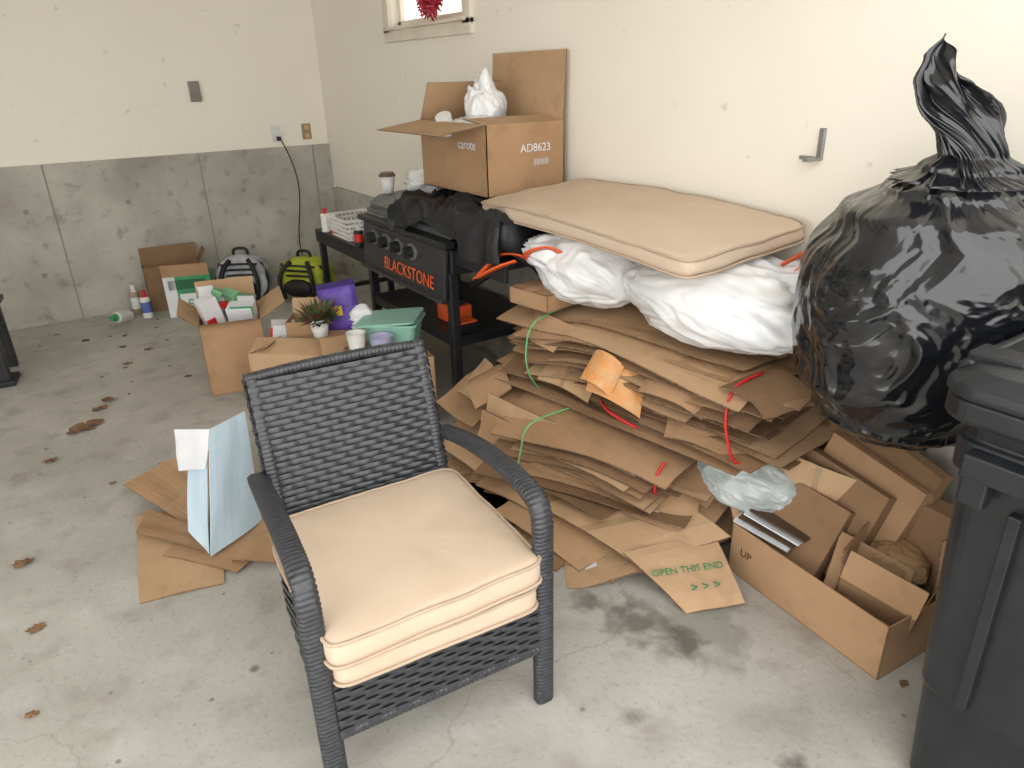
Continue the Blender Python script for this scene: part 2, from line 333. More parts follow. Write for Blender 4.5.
def panel(m,P,bend=.0,th=.006,mi=0,seed=0,n=8,me=3,clamp=True,tape=False,label=False):
    A,B,C,D=[V(p) for p in P]; nr=(B-A).cross(D-A).normalized()
    if nr.z<0: nr=-nr; A,B,C,D=B,A,D,C
    top=[];bot=[]
    for i in range(n+1):
        for j in range(n+1):
            u=i/n;v=j/n
            if tape: u=[0,.14,.28,.40,.46,.54,.60,.80,1][i]
            p=(A*(1-u)+B*u)*(1-v)+(D*(1-u)+C*u)*v
            p=p+nr*(bend*(4*u*(1-u)-.5)*1.0+ .008*noise.noise(V((u*2.3+seed*3.1,v*2.3,seed)))); 
            q=p-nr*th
            if clamp: p.x=min(p.x,XMAX); q.x=min(q.x,XMAX)
            top.append(p); bot.append(q)
    N1=n+1; b=len(top); vs=top+bot; fs=[];mi_=[]
    for i in range(n):
        for j in range(n):
            q=(i*N1+j,(i+1)*N1+j,(i+1)*N1+j+1,i*N1+j+1); fs.append(q)
            mi_.append(4 if (tape and i==4) else (5 if (label and i in(1,) and j in(1,2)) else mi)); fs.append(tuple(k+b for k in q[::-1])); mi_.append(mi)
    def e(a,c): fs.append((a,a+b,c+b,c)); mi_.append(me)
    for i in range(n):
        e(i*N1,(i+1)*N1); e((i+1)*N1+n,i*N1+n); e(i+1,i); e(n*N1+i,n*N1+i+1)
    m.add(vs,fs,mi_)
def sheet(m,c,L_,W,rz,tilt=(0,0),bend=0,th=.006,mi=0,seed=0,**k):
    M=Euler((R(tilt[0]),R(tilt[1]),R(rz))).to_matrix(); c=V(c)
    panel(m,[c+M@V(p) for p in ((-W/2,-L_/2,0),(W/2,-L_/2,0),(W/2,L_/2,0),(-W/2,L_/2,0))],bend,th,mi,seed,**k)
def bundle(m,c,L_,W,z0,z1,n,rz,seed,slope=0,fan=0,jx=.035,jr=6):
    r=random.Random(seed)
    for i in range(n):
        z=z0+(z1-z0)*(i+.5)/n; k=i/n
        l=L_*r.uniform(.60,1.03); w=W*r.uniform(.78,1.04)
        dx=r.uniform(-jx,jx*.7)-fan*(1-k); dy=r.uniform(-.09,.09)
        sheet(m,(c[0]+dx,c[1]+dy,z),l,w,rz+r.uniform(-jr,jr),(slope+r.uniform(-1.5,1.5),r.uniform(-3.5,1.4)),r.uniform(-.026,.014),(z1-z0)/n*r.uniform(.35,.6),r.choice([0,2,2,2,1,0]),seed*50+i,tape=(i%3==0),label=(i%7==2))
def strap(pts,r,mat,name,par): 
    m=MB(); m.tube(smoothpath(pts,6),r,n=5); m.build(name,[mat],par,smooth=True)
def sag(yc,ks,xf,kf,amp,zb):
    def f(p):
        h=max(0,min(1,(p.z-zb)/.2))
        q=p.copy(); q.z-=h*ks*(p.y-yc)**2; q.z-=h*kf*max(0,xf-p.x)**1.5
        q.z+=amp*h*noise.noise(V((p.x*3.2,p.y*3.0,p.z*5))); q.x+=amp*.5*noise.noise(V((p.x*3,p.y*2.0,p.z*9+4)))
        q.z=max(q.z,.004); q.x=min(q.x,XMAX); return q
    return f
g=empty('cardboard_bundle',(0,0,0)); m=MB()
bundle(m,(1.86,1.80),1.24,.52,.42,.73,34,9,3,slope=1.6,jx=.055)
m.deform(sag(1.75,.10,1.75,.55,.035,.40))
panel(m,[(1.66,1.34,.695),(1.66,1.16,.66),(1.86,1.12,.67),(1.88,1.32,.72)],.03,mi=2,seed=47)
panel(m,[(1.56,2.30,.60),(1.53,2.05,.62),(1.62,2.02,.71),(1.64,2.32,.70)],.03,mi=0,seed=48)
panel(m,[(1.60,1.50,.47),(1.72,1.22,.42),(1.86,1.30,.50),(1.74,1.60,.55)],.03,mi=0,seed=49)
panel(m,[(1.50,2.10,.50),(1.56,1.86,.47),(1.70,1.92,.58),(1.66,2.16,.60)],.025,mi=1,seed=50,tape=True)
panel(m,[(1.58,1.62,.60),(1.64,1.38,.57),(1.78,1.44,.66),(1.74,1.66,.68)],.03,mi=0,seed=57)
m.build('sheets',CARDS,g)
strap([(1.80,1.29,.715),(1.69,1.30,.69),(1.645,1.29,.62),(1.64,1.27,.53),(1.67,1.25,.45),(1.78,1.22,.42)],.0055,M_red,'red_tie',g)
strap([(1.575,1.80,.49),(1.54,1.72,.49),(1.55,1.66,.475),(1.57,1.6,.46)],.006,M_red,'red_ribbon',g)
strap([(1.55,2.15,.42),(1.50,2.15,.50),(1.495,2.16,.60),(1.56,2.18,.70),(1.8,2.19,.73),(2.0,2.19,.73)],.0035,M_gstr,'green_string',g)
pile=g=empty('flattened_cardboard_pile',(0,0,0)); m=MB()
bundle(m,(1.63,1.86),.86,.44,.17,.40,20,17,8,slope=2,fan=.03,jx=.05,jr=9)
m.deform(sag(1.9,.12,1.60,.6,.03,.15))
panel(m,[(1.335,2.27,.25),(1.52,1.66,.20),(1.56,1.69,.34),(1.38,2.28,.40)],.02,mi=1,seed=4,tape=True)
panel(m,[(1.30,2.26,.20),(1.47,1.60,.14),(1.52,1.66,.28),(1.34,2.27,.34)],.02,mi=0,seed=5)
panel(m,[(1.36,2.70,.20),(1.34,2.34,.22),(1.60,2.40,.32),(1.62,2.74,.30)],-.02,mi=0,seed=38)
panel(m,[(1.42,2.62,.28),(1.40,2.40,.30),(1.55,2.44,.39),(1.60,2.66,.39)],.02,mi=1,seed=39)
panel(m,[(1.44,2.55,.36),(1.36,2.36,.31),(1.48,2.26,.41),(1.58,2.44,.46)],.03,mi=0,seed=44)
panel(m,[(1.62,1.50,.28),(1.66,1.34,.24),(1.84,1.36,.34),(1.80,1.56,.37)],.02,mi=2,seed=43)
panel(m,[(1.48,1.58,.16),(1.60,1.34,.13),(1.76,1.44,.28),(1.66,1.66,.30)],.03,mi=0,seed=45,label=True)
m.build('bundle_sheets',CARDS,g)
strap([(1.32,1.98,.18),(1.33,1.97,.28),(1.38,1.97,.385),(1.6,1.95,.41)],.0035,M_gstr,'green_string',g)
strap([(1.57,1.46,.39),(1.535,1.46,.34),(1.53,1.46,.28)],.006,M_red,'red_tie',g)
m=MB(); r=random.Random(21)
for i in range(34):
    k=i/34; y=r.uniform(1.62,2.45); x=r.uniform(1.55,1.85)-.11*(1-k)
    sheet(m,(x,y,.012+.14*k),r.uniform(.4,.7),r.uniform(.35,.5),r.uniform(-35,45),(r.uniform(-3,3),r.uniform(-5,1)),r.uniform(-.025,.025),.006,r.choice([0,1,0,2]),i,tape=(i%3==1),label=(i%8==3))
m.deform(lambda p:V((min(p.x,XMAX),p.y,max(.004,p.z-.25*max(0,1.45-p.x)))))
panel(m,[(1.30,1.84,.13),(1.40,1.40,.09),(1.70,1.26,.16),(1.66,1.62,.20)],.02,mi=1,seed=31,tape=True)
panel(m,[(1.38,1.44,.115),(1.43,1.19,.012),(1.60,1.10,.03),(1.68,1.32,.15)],.012,mi=1,seed=32)
panel(m,[(1.20,1.97,.07),(1.28,1.55,.02),(1.50,1.50,.10),(1.45,1.95,.14)],.015,mi=0,seed=34)
panel(m,[(1.24,1.68,.010),(1.34,1.44,.010),(1.50,1.5,.06),(1.42,1.72,.06)],.005,mi=1,seed=35)
panel(m,[(1.17,1.86,.012),(1.22,1.60,.012),(1.42,1.66,.05),(1.38,1.92,.06)],.006,mi=2,seed=46)
panel(m,[(1.22,2.14,.10),(1.34,1.68,.07),(1.62,1.72,.18),(1.5,2.2,.19)],.025,mi=0,seed=36,tape=True)
panel(m,[(1.26,2.60,.08),(1.27,2.2,.10),(1.55,2.25,.18),(1.55,2.62,.18)],.015,mi=1,seed=37)
panel(m,[(1.60,1.60,.19),(1.66,1.32,.16),(1.80,1.36,.18),(1.80,1.62,.21)],.015,mi=0,seed=42)
m.build('boards',CARDS,g)
text('print','OPEN THIS END',.034,(1.51,1.27,.094),((.86,-.46,.06),(.44,.86,.32),(-.2,-.25,.95)),M_grn,pile)
text('print','> > >',.045,(1.525,1.20,.064),((.86,-.46,.06),(.44,.86,.32),(-.2,-.25,.95)),M_grn,pile)
m=MB(); panel(m,[(1.50,1.80,.56),(1.58,1.60,.50),(1.68,1.68,.62),(1.60,1.86,.67)],.03,th=.003,mi=0,seed=2,me=0); 
panel(m,[(1.49,1.82,.60),(1.53,1.70,.56),(1.61,1.72,.65),(1.59,1.85,.68)],.03,th=.003,mi=0,seed=3,me=0); m.build('orange_paper_bag',[nm('orange_kraft',(.62,.36,.17),(.66,.29,.09),scale=22,rough=.6)])
g=empty('flattened_cardboard_pile',(0,0,0)); m=MB()
panel(m,[(-.01,2.28,.008),(.25,2.22,.008),(.36,2.70,.02),(.06,2.84,.02)],.004,mi=1,seed=51)
panel(m,[(.10,2.50,.02),(.30,2.24,.02),(.62,2.45,.03),(.42,2.80,.03)],.006,mi=0,seed=52)
panel(m,[(.04,2.66,.05),(.26,2.36,.04),(.30,2.42,.06),(.10,2.74,.09)],.006,mi=2,seed=56)
panel(m,[(.05,2.98,.10),(.24,2.48,.05),(.34,2.62,.08),(.22,3.04,.12)],.006,mi=0,seed=53,tape=True)
panel(m,[(.20,3.05,.12),(.30,2.62,.07),(.55,2.70,.09),(.46,3.02,.12)],.006,mi=1,seed=54)
panel(m,[(.3,2.30,.035),(.42,2.20,.03),(.60,2.37,.04),(.48,2.50,.05)],.006,mi=0,seed=55)
m.build('boards',CARDS,g)
m=MB()
panel(m,[(.245,2.35,.04),(.46,2.47,.04),(.50,2.62,.44),(.355,2.56,.43)],.006,th=.004,mi=0,seed=61,me=0)
panel(m,[(.235,2.36,.05),(.345,2.57,.42),(.30,2.66,.40),(.20,2.50,.08)],.004,th=.004,mi=0,seed=62,me=0)
panel(m,[(.225,2.60,.28),(.30,2.50,.31),(.356,2.56,.43),(.25,2.66,.42)],.004,th=.004,mi=1,seed=63,me=1)
m.build('pale_blue_carton',[M_blue,M_wcard],g)
# ---------------- griddle ----------------
g=empty('flat_top_griddle',(1.85,3.34,0))
m=MB()
for y in (-.47,.47):
    for x in (-.28,.26): m.box((x,y,.38),(.045,.045,.74))
    m.box((0-.01,y,.40),(.5,.03,.04))
m.box((-.28,0,.40),(.03,.94,.04)); m.box((.26,0,.40),(.03,.94,.04)); m.box((-.01,0,.425),(.56,.96,.012))
m.box((-.01,0,.80),(.56,.98,.12)); m.box((-.30,0,.885),(.06,1.0,.03))
m.box((-.01,.96,.655),(.54,.90,.03)); m.box((-.27,.96,.62),(.02,.90,.07)); m.box((-.25,1.38,.32),(.04,.04,.64)); m.box((.22,1.38,.32),(.04,.04,.64)); m.box((-.01,1.38,.25),(.5,.03,.03))
m.box((-.01,-.70,.86),(.50,.42,.03)); m.box((-.26,-.70,.825),(.02,.42,.07))
for x in (-.2,.2):
    m.ob((x,-.49,.66),(.03,0,0),(0,-.30,.17),(0,0,.03))
m.build('cart_frame',[M_blk],g,bevel=.004)
m=MB(); m.ob((-.33,-.47,.62),(.02,0,0),(0,.94,0),(.02,0,.24)); m.box((-.33,0,.62),(.04,.95,.02)); m.build('front_panel',[M_pan],g,bevel=.004)
m=MB(); m.box((0,.02,.915),(.54,.96,.03),0)
prof=[(-.25,.93),(-.24,.965),(-.19,.99),(-.05,1.0),(.15,1.0),(.24,.985),(.25,.93)]
m.loft([[V((x,y,z)) for x,z in prof] for y in (-.44,.50)],0); m.tube([(-.28,-.3,.965),(-.28,.40,.965)],.012,0,n=8)
m.build('lid',[M_lid],g,smooth=False,bevel=.006)
m=MB()
for y in (.30,.15,.0,-.15):
    m.tube([(-.315,y,.80),(-.328,y,.80)],.042,1,n=24); m.tube([(-.318,y,.80),(-.362,y,.80)],.030,n=16); m.box((-.364,y,.80),(.012,.012,.055))
m.build('control_knobs',[M_blk,M_steel],g,smooth=False)
text('front_lettering','BLACKSTONE',.09,(-.331,-.10,.685),((0,-1,0),(.08,0,1),(-1,0,.08)),M_org,g)
def heap(name,cx,cy,hx,hy,ztop,drop,mat,seed,nx=120,ny=170,amp=.04):
    m=MB(); vs=[]
    for i in range(nx+1):
        for j in range(ny+1):
            s=(i/nx*2-1); t=(j/ny*2-1); ex=hx+drop; ey=hy+drop
            X=s*ex; Y=t*ey; ox=max(0,abs(X)-hx); oy=max(0,abs(Y)-hy)
            x=max(-hx,min(hx,X)); y=max(-hy,min(hy,Y)); dn=max(ox,oy)
            lf=.65+.8*noise.noise(V((X*3.5,Y*3.5,seed+9))); dn*=max(.2,lf)
            hor=.04*(1-math.exp(-dn/.04)); k=min(1,dn/.08)
            f=fbm(V((X*4+seed,Y*4,seed*.7)),2)
            wv=V((X*2.2+.8*noise.noise(V((X*3,Y*3,seed))),Y*2.2,seed)); fold=1-2.6*abs(noise.noise(wv*2)); fold2=1-2.6*abs(noise.noise(wv*4.3+V((5,2,1))))
            sgx=(1 if X>0 else -1)*(ox>0); sgy=(1 if Y>0 else -1)*(oy>0)
            along=(Y if ox>oy else X); fl=.020*k*math.sin(along*26+5*noise.noise(V((X*2,Y*2,seed))))
            z=ztop+(1-k*.7)*amp*(f*.8+fold*.8+fold2*.45)-max(0,dn-hor)
            vs.append((cx+x+sgx*(hor+fl),cy+y+sgy*(hor+fl),z))
    fs=[(i*(ny+1)+j,(i+1)*(ny+1)+j,(i+1)*(ny+1)+j+1,i*(ny+1)+j+1) for i in range(nx) for j in range(ny)]
    m.add(vs,fs); return m.build(name,[mat],smooth=True)
heap('griddle_cover',1.82,2.87,.26,.46,1.025,.24,M_fab,4,amp=.05)
# carton on griddle
g=empty('open_cardboard_box',(1.945,3.09,1.085),0)
cbox('box',(0,0,0),(.43,.62,.31),0,[('xn',.24,98),('xp',.30,3),('yp',.2,-30),('yn',.2,-84)],None,g)
text('print','carote',.06,(-.2165,-.14,.22),'-x',M_wcard,g); text('print','AD8623',.05,(.05,-.3115,.20),'-y',M_wcard,g)
text('print','|||||||||||',.03,(.08,-.3115,.14),'-y',M_wcard,g)
# ---------------- bags ----------------
def blob(name,loc,rad,mat,seed,amp=.10,freq=2.2,rot=(0,0,0),sub=6,knot=None,parent=None,lump=.18):
    bm=bmesh.new(); bmesh.ops.create_icosphere(bm,subdivisions=sub,radius=1)
    for v in bm.verts:
        p=v.co.copy(); wp=p+V((noise.noise(p*1.5),noise.noise(p*1.5+V((9,0,0))),noise.noise(p*1.5+V((0,9,0)))))*.5
        a=1-2*abs(noise.noise(wp*freq+V((seed,0,0)))); b=1-2*abs(noise.noise(wp*freq*2.3+V((0,seed,0)))); c=noise.noise(p*1.2+V((seed,seed,0))); d=1-2*abs(noise.noise(wp*freq*5+V((seed,0,3))))
        k=1+amp*(a*.5+b*.28+d*.11)+c*lump
        if knot is not None:
            kn=V(knot).normalized(); q=max(0,p.dot(kn)); 
            k*=1+.35*max(0,q-.90)/.10
            ph=math.atan2(p.cross(kn).z,p.cross(kn).x)
            k*=1+.05*max(0,q-.2)*math.sin(ph*13+5*c)
        v.co=V((p.x*k*rad[0],p.y*k*rad[1],p.z*k*rad[2]))
    me=bpy.data.meshes.new(name); bm.to_mesh(me); bm.free(); me.materials.append(mat)
    for p in me.polygons: p.use_smooth=True
    o=bpy.data.objects.new(name,me); bpy.context.collection.objects.link(o); o.location=loc; o.rotation_euler=[R(a) for a in rot]
    if parent: o.parent=parent
    return o
def ribbon(m,pts,w,mi=0):
    P=smoothpath(pts,8); vs=[];
    for i,p in enumerate(P):
        a=P[max(0,i-1)];b=P[min(len(P)-1,i+1)]; t=(b-a).normalized(); s=t.cross(V((.3,.5,.8))).normalized()*w/2; vs+= [p-s,p+s]
    m.add(vs,[(2*i,2*i+1,2*i+3,2*i+2) for i in range(len(P)-1)],mi)
blob('plastic_bag',(0.02,.06,.31),(.08,.07,.17),M_wbag,61,amp=.35,sub=5,parent=g,rot=(10,-10,0),lump=.5)
blob('plastic_bag_2',(-.06,-.02,.26),(.13,.20,.06),M_wbag,64,amp=.3,sub=5,parent=g,lump=.4)
m=MB(); m.loft([[V((math.cos(a)*r_,math.sin(a)*r_,z)) for a in [2*math.pi*i/20 for i in range(20)]] for r_,z in ((.035,0),(.04,.05),(.04,.06),(.01,.065))]); m.build('white_cup',[M_wht],g,loc=(-.17,.12,.285),rot=(20,-30,0))
g=empty('white_trash_bag',(0,0,0))
blob('bag',(1.81,2.13,.885),(.20,.25,.145),M_wbag,5,amp=.10,freq=1.7,knot=(-.7,.5,.4),parent=g,lump=.12)
m=MB(); ribbon(m,[(1.60,2.26,.92),(1.56,2.32,.94),(1.54,2.42,.92),(1.52,2.48,.86),(1.49,2.51,.82),(1.47,2.47,.83),(1.50,2.36,.89),(1.55,2.30,.92)],.028)
ribbon(m,[(1.58,2.28,.93),(1.56,2.22,.97),(1.60,2.16,.99),(1.64,2.12,.97)],.03); m.build('drawstring',[M_org],g,smooth=True,solid=.003)
g=empty('white_trash_bag',(0,0,0))
blob('bag',(1.90,1.58,.875),(.24,.37,.15),M_wbag,12,amp=.10,freq=1.7,knot=(.5,-.8,.6),parent=g,lump=.12)
m=MB(); ribbon(m,[(1.98,1.34,1.0),(2.02,1.27,1.07),(2.05,1.25,1.05),(2.03,1.20,.97),(1.99,1.26,.99)],.04); ribbon(m,[(2.0,1.36,1.04),(2.05,1.30,1.08),(2.08,1.24,1.0)],.035); ribbon(m,[(1.95,1.38,1.02),(2.03,1.29,1.09),(2.10,1.26,1.05)],.03); m.build('drawstring',[M_org],g,smooth=True,solid=.003)
cbox('small_shipping_box',(1.64,2.26,.735),(.14,.22,.07),8,(),None,None,closed=True)
blob('clear_plastic_bag',(1.86,1.345,.305),(.15,.19,.10),M_cbag,31,amp=.12,sub=6,parent=None,lump=.12)
cushion('patio_cushion',.575,1.23,.070,(1.885,2.055,1.092),(1.2,-4.5,-1),None,17,bend=lambda x,y:.02*math.cos(y*2.6)-.012)
def lathe_bag(name,loc,H,prof,mat,seed,nseg=400,nr=300):
    m=MB(); vs=[]
    def rad(t):
        for (a,ra),(b,rb) in zip(prof,prof[1:]):
            if t<=b:
                k=(t-a)/(b-a); k=k*k*(3-2*k); return ra+(rb-ra)*k
        return prof[-1][1]
    sm=lambda x:(lambda c:c*c*(3-2*c))(min(1,max(0,x)))
    for i in range(nr+1):
        t=i/nr; rr=rad(t); lean=.055*sm((t-.45)/.28)-.10*sm((t-.76)/.24); lr=right*lean; 
        for j in range(nseg):
            ph=2*math.pi*j/nseg; tw=ph+max(0,t-.6)*6+.5*noise.noise(V((math.cos(ph)*1.2,math.sin(ph)*1.2,t*2+3)))
            d=V((math.cos(ph),math.sin(ph),t*2.4)); q=sm((t-.36)/.34)
            wd=d+V((noise.noise(d*1.6),noise.noise(d*1.6+V((7,0,0))),noise.noise(d*1.6+V((0,7,0)))))*.55
            fo=1-2*abs(noise.noise(V((math.cos(tw)*2.6,math.sin(tw)*2.6,t*3.0+seed))))
            f2=1-2*abs(noise.noise(V((math.cos(tw)*5.5,math.sin(tw)*5.5,t*4+seed*2))))
            f3=1-2*abs(noise.noise(V((math.cos(tw)*12,math.sin(tw)*12,t*6+seed*3))))
            cr=1-2*abs(noise.noise(wd*1.6+V((seed,0,0)))); c2=1-2*abs(noise.noise(wd*4+V((0,seed,0)))); c3=1-2*abs(noise.noise(wd*9+V((0,seed,4)))); lump=noise.noise(d*1.1+V((seed,seed,seed)))
            k=1+lump*.18+(1-q*.5)*(.045*cr+.022*c2+.009*c3)+q*(.06*fo+.045*f2+.015*f3)
            if t>.72: k+=.28*fo+.14*f2
            r_=rr*k; fl=1-.6*sm((t-.78)/.1)
            pr=right*(math.cos(ph)*r_)+fw*(math.sin(ph)*r_*fl+.02*math.sin(math.cos(ph)*6)*sm((t-.8)/.1))+lr
            zt=t*H+.03*lump*(1-t)
            if t>.9: zt+=.05*(t-.9)/.1*(-math.cos(ph))
            vs.append((pr.x,pr.y,zt))
    fs=[(i*nseg+j,i*nseg+(j+1)%nseg,(i+1)*nseg+(j+1)%nseg,(i+1)*nseg+j) for i in range(nr) for j in range(nseg)]
    fs.append(tuple(range(nseg))[::-1]); fs.append(tuple(nr*nseg+j for j in range(nseg)))
    m.add(vs,fs); return m.build(name,[mat],smooth=True,loc=loc)
lathe_bag('black_trash_bag',(1.845,.885,.635),.975,[(0,.02),(.03,.11),(.10,.20),(.22,.265),(.38,.295),(.54,.29),(.64,.24),(.70,.165),(.75,.080),(.785,.050),(.82,.050),(.88,.064),(.93,.060),(.97,.040),(1,.014)],M_bag,7)
# ---------------- bin ----------------
def rrect(w,d,z,r=.05,cx=0,cy=0,n=6):
    o=[]
    for sx,sy,a0 in ((1,1,0),(-1,1,90),(-1,-1,180),(1,-1,270)):
        for k in range(n+1):
            a=R(a0+90*k/n); o.append(V((cx+sx*(w/2-r)+r*math.cos(a),cy+sy*(d/2-r)+r*math.sin(a),z)))
    return o
g=empty('wheeled_trash_bin',(1.675,.26,0),0)
m=MB()
m.loft([rrect(.44,.46,.0),rrect(.46,.48,.02),rrect(.49,.51,.30),rrect(.50,.52,.31),rrect(.545,.565,.86),rrect(.57,.59,.865),rrect(.575,.595,.93),rrect(.555,.575,.935),rrect(.56,.58,.985)])
m.loft([rrect(.62,.64,.975,.06),rrect(.63,.65,.985,.06),rrect(.63,.65,1.02,.06),rrect(.61,.63,1.025,.06)])
m.build('body',[M_bin],g,smooth=False,bevel=.004)
m=MB()
m.loft([rrect(.63,.65,1.022,.07),rrect(.645,.665,1.03,.07),rrect(.64,.66,1.05,.07),rrect(.58,.60,1.075,.07),rrect(.40,.42,1.09,.07)])
m.loft([rrect(.30,.36,1.085,.05),rrect(.28,.34,1.10,.05)])
for x in (-.2,.2): m.box((x,.27,1.065),(.07,.10,.05))
m.tube([(-.25,.31,1.06),(.25,.31,1.06)],.018,n=10)
m.box((-.305,.1,.90),(.04,.30,.05)); m.box((-.305,.22,.87),(.035,.05,.1)); m.box((-.305,-.02,.87),(.035,.05,.1))
m.build('lid',[M_bin],g,bevel=.008)
m=MB()
for y in (-.27,.27):
    m.tube([(.2,y-.025,.10),(.2,y+.025,.10)],.10,n=24)
for y in (-.15,.15): m.ob((-.245,y-.012,.32),(-.028,0,.0),(0,.024,0),(-.02,0,.5))
m.build('wheels_and_ribs',[M_bin],g,bevel=.003)
# ---------------- shipping carton with cartons ----------------
g=empty('shipping_carton',(1.905,.965,0),-5)
cbox('tray',(0,0,0),(.42,.58,.19),0,[('yp',.12,25)],None,g)
m=MB()
def cart(c,d,rot,mi): m.box(c,d,mi,rot)
cart((.00,.10,.27),(.075,.32,.32),(8,20,4),0); cart((.07,.05,.29),(.07,.34,.36),(10,17,2),1); cart((-.09,.13,.22),(.05,.26,.28),(6,26,6),2)
cart((.14,.08,.32),(.05,.40,.42),(12,10,-3),0); cart((.13,-.12,.24),(.10,.22,.30),(2,8,4),2)
m.build('inner_cartons',[M_card3,M_card,M_card3,M_edge],g,bevel=.002)
cbox('open_carton',(-.01,-.14,.03),(.24,.22,.18),12,[('xn',.10,-10),('yp',.1,10)],[M_card3,M_card,M_card,M_edge],g,rot=(8,-6,14))
blob('kraft_paper_wad',(.02,-.14,.22),(.09,.08,.05),M_kraft,3,amp=.25,sub=5,parent=g)
m=MB(); panel(m,[(-.16,.27,.04),(-.04,-.02,.10),(.02,.02,.42),(-.06,.25,.44)],.01,mi=1,seed=5,clamp=False,tape=True); panel(m,[(-.19,-.05,.1),(-.14,-.27,.08),(-.02,-.22,.26),(-.06,0,.28)],.01,mi=0,seed=6,clamp=False)
panel(m,[(.04,-.27,.10),(.19,-.27,.10),(.20,-.24,.36),(.06,-.24,.34)],.01,mi=0,seed=8,clamp=False)
m.build('loose_flaps',CARDS,g)
text('print','UP',.04,(-.2115,.22,.10),'-x',M_ink,g)
m=MB()
for k in range(4): m.box((-.145+.03*k*.3,.20-.012*k,.20+.012*k),(.10,.20,.006),k%2,(6,-10+6*k,12))
m.build('magazines',[M_wcard,M_ink],g)
# ---------------- mid-left boxes ----------------
g=empty('cardboard_box',(.79,4.06,0),-12)
cbox('box',(0,0,0),(.32,.36,.40),0,[('xn',.12,50),('yn',.10,70),('xp',.16,60),('yp',.16,30)],None,g)
m=MB(); m.box((-.09,-.08,.44),(.10,.07,.19),0,(10,-15,20)); m.box((-.02,.06,.42),(.12,.08,.16),0,(0,20,50)); m.box((.07,-.07,.42),(.14,.09,.10),0,(15,0,-20)); m.box((.07,-.117,.44),(.12,.005,.06),1,(15,0,-20)); m.box((-.1,.09,.45),(.08,.07,.20),0,(-12,0,10))
m.box((-.095,-.119,.45),(.07,.006,.05),1,(10,-15,20)); m.box((-.09,-.115,.40),(.05,.006,.04),3,(10,-15,20)); m.box((.09,.08,.41),(.08,.1,.14),2,(0,10,30)); m.box((0,-.01,.46),(.12,.05,.03),3,(0,10,30))
m.box((.02,.02,.50),(.10,.06,.05),2,(20,10,-40)); m.box((-.05,-.02,.52),(.05,.05,.07),2,(0,30,0)); m.box((.10,-.02,.47),(.09,.05,.03),0,(30,10,10))
m.build('small_cartons',[M_wcard,M_grn,nm('mid_green',(.2,.45,.25)),M_red,M_yel],g,bevel=.003)
g=empty('cardboard_box',(1.01,3.60,0),-41)
cbox('box',(0,0,0),(.42,.28,.30),0,[('yn',.13,-68),('yp',.13,-80),('xp',.12,40),('xn',.12,-70)],[M_card2,M_card2,M_card,M_edge],g)
cbox('upper_box',(.05,.12,.30),(.24,.18,.12),10,[('xp',.08,60),('yp',.08,20)],[M_card,M_card2,M_card,M_edge],g,rot=(0,0,10))
m=MB(); m.box((-.10,.08,.36),(.12,.09,.08),0,(5,8,30)); m.box((-.10,.035,.36),(.10,.004,.05),1,(5,8,30)); m.build('snack_packet',[M_wcard,M_red],g,bevel=.003)
g=empty('cardboard_box',(1.30,3.07,0),-8)
cbox('box',(0,0,0),(.36,.32,.36),0,(),None,g,closed=True)
g=empty('mint_storage_tub',(1.36,3.12,.363),-40)
m=MB(); m.loft([rrect(.22,.17,0,.03),rrect(.27,.22,.13,.03),rrect(.29,.24,.132,.03),rrect(.29,.24,.142,.03),rrect(.26,.21,.142,.03),rrect(.21,.16,.01,.03)]); m.build('tub',[M_mint],g)
m=MB(); m.loft([rrect(.30,.25,.143,.03),rrect(.30,.25,.152,.03)]); m.build('lid',[M_mint],g,rot=(0,-5,0))
def potg(name,loc,r,h,mat,plant,seed):
    g=empty(name,loc); m=MB(); rings=[]
    for k,(f,z) in enumerate([(.7,0),(.85,h*.5),(1,h),(1.05,h*1.03),(.95,h),(.8,h*.6)]):
        rings.append([V((math.cos(a)*r*f,math.sin(a)*r*f,z)) for a in [2*math.pi*i/40 for i in range(40)]])
    m.loft(rings); m.build('pot',[mat],g,smooth=True)
    if plant:
        m=MB(); q=random.Random(seed)
        for i in range(200):
            a=q.uniform(0,6.28); l=q.uniform(.3,1)*r*2.6; b=V((math.cos(a)*r*.4,math.sin(a)*r*.4,h*.8)); t=b+V((math.cos(a)*l*.8,math.sin(a)*l*.8,q.uniform(.0,1)*r*2.2)); s=V((-math.sin(a),math.cos(a),q.uniform(-.5,.5)))*.012
            m.add([b,(b+t)/2+s+V((0,0,.01)),t,(b+t)/2-s],[(0,1,2,3)])
        m.build('foliage',[M_plant],g)
    return g
g=empty('purple_snack_pouch',(1.19,3.35,.42),0,rot=(-14,-10,-38)); m=MB(); nn_=16; vs=[];fs=[]
for sgn in (1,-1):
    for i in range(nn_+1):
        for j in range(nn_+1):
            u=i/nn_*2-1; v=j/nn_*2-1; th_=.042*((1-u**4)*(1-v**4))**.6*(1+.25*noise.noise(V((u*2,v*2,sgn))))
            vs.append((u*.105*(1-.06*(1-abs(v))),sgn*-th_,.12+v*.125))
for s_ in (0,1):
    b0=s_*(nn_+1)**2
    for i in range(nn_):
        for j in range(nn_):
            q=(b0+i*(nn_+1)+j,b0+(i+1)*(nn_+1)+j,b0+(i+1)*(nn_+1)+j+1,b0+i*(nn_+1)+j+1); fs.append(q if s_==0 else q[::-1])
ml=[(1 if (k//nn_ in (5,6,7,8,9) and 4<k%nn_<8) else (2 if k%nn_>13 else 0)) for k in range(nn_*nn_)]*2
m.add(vs,fs,ml); m.build('pouch',[M_pur,M_yel,nm('dark_purple',(.04,.02,.15))],g,smooth=True)
blob('crumpled_tissue',(1.27,3.30,.47),(.05,.04,.06),M_wcard,8,amp=.4,sub=4,lump=.4)
potg('potted_plant',(1.06,3.33,.42),.05,.09,M_wht,True,2)
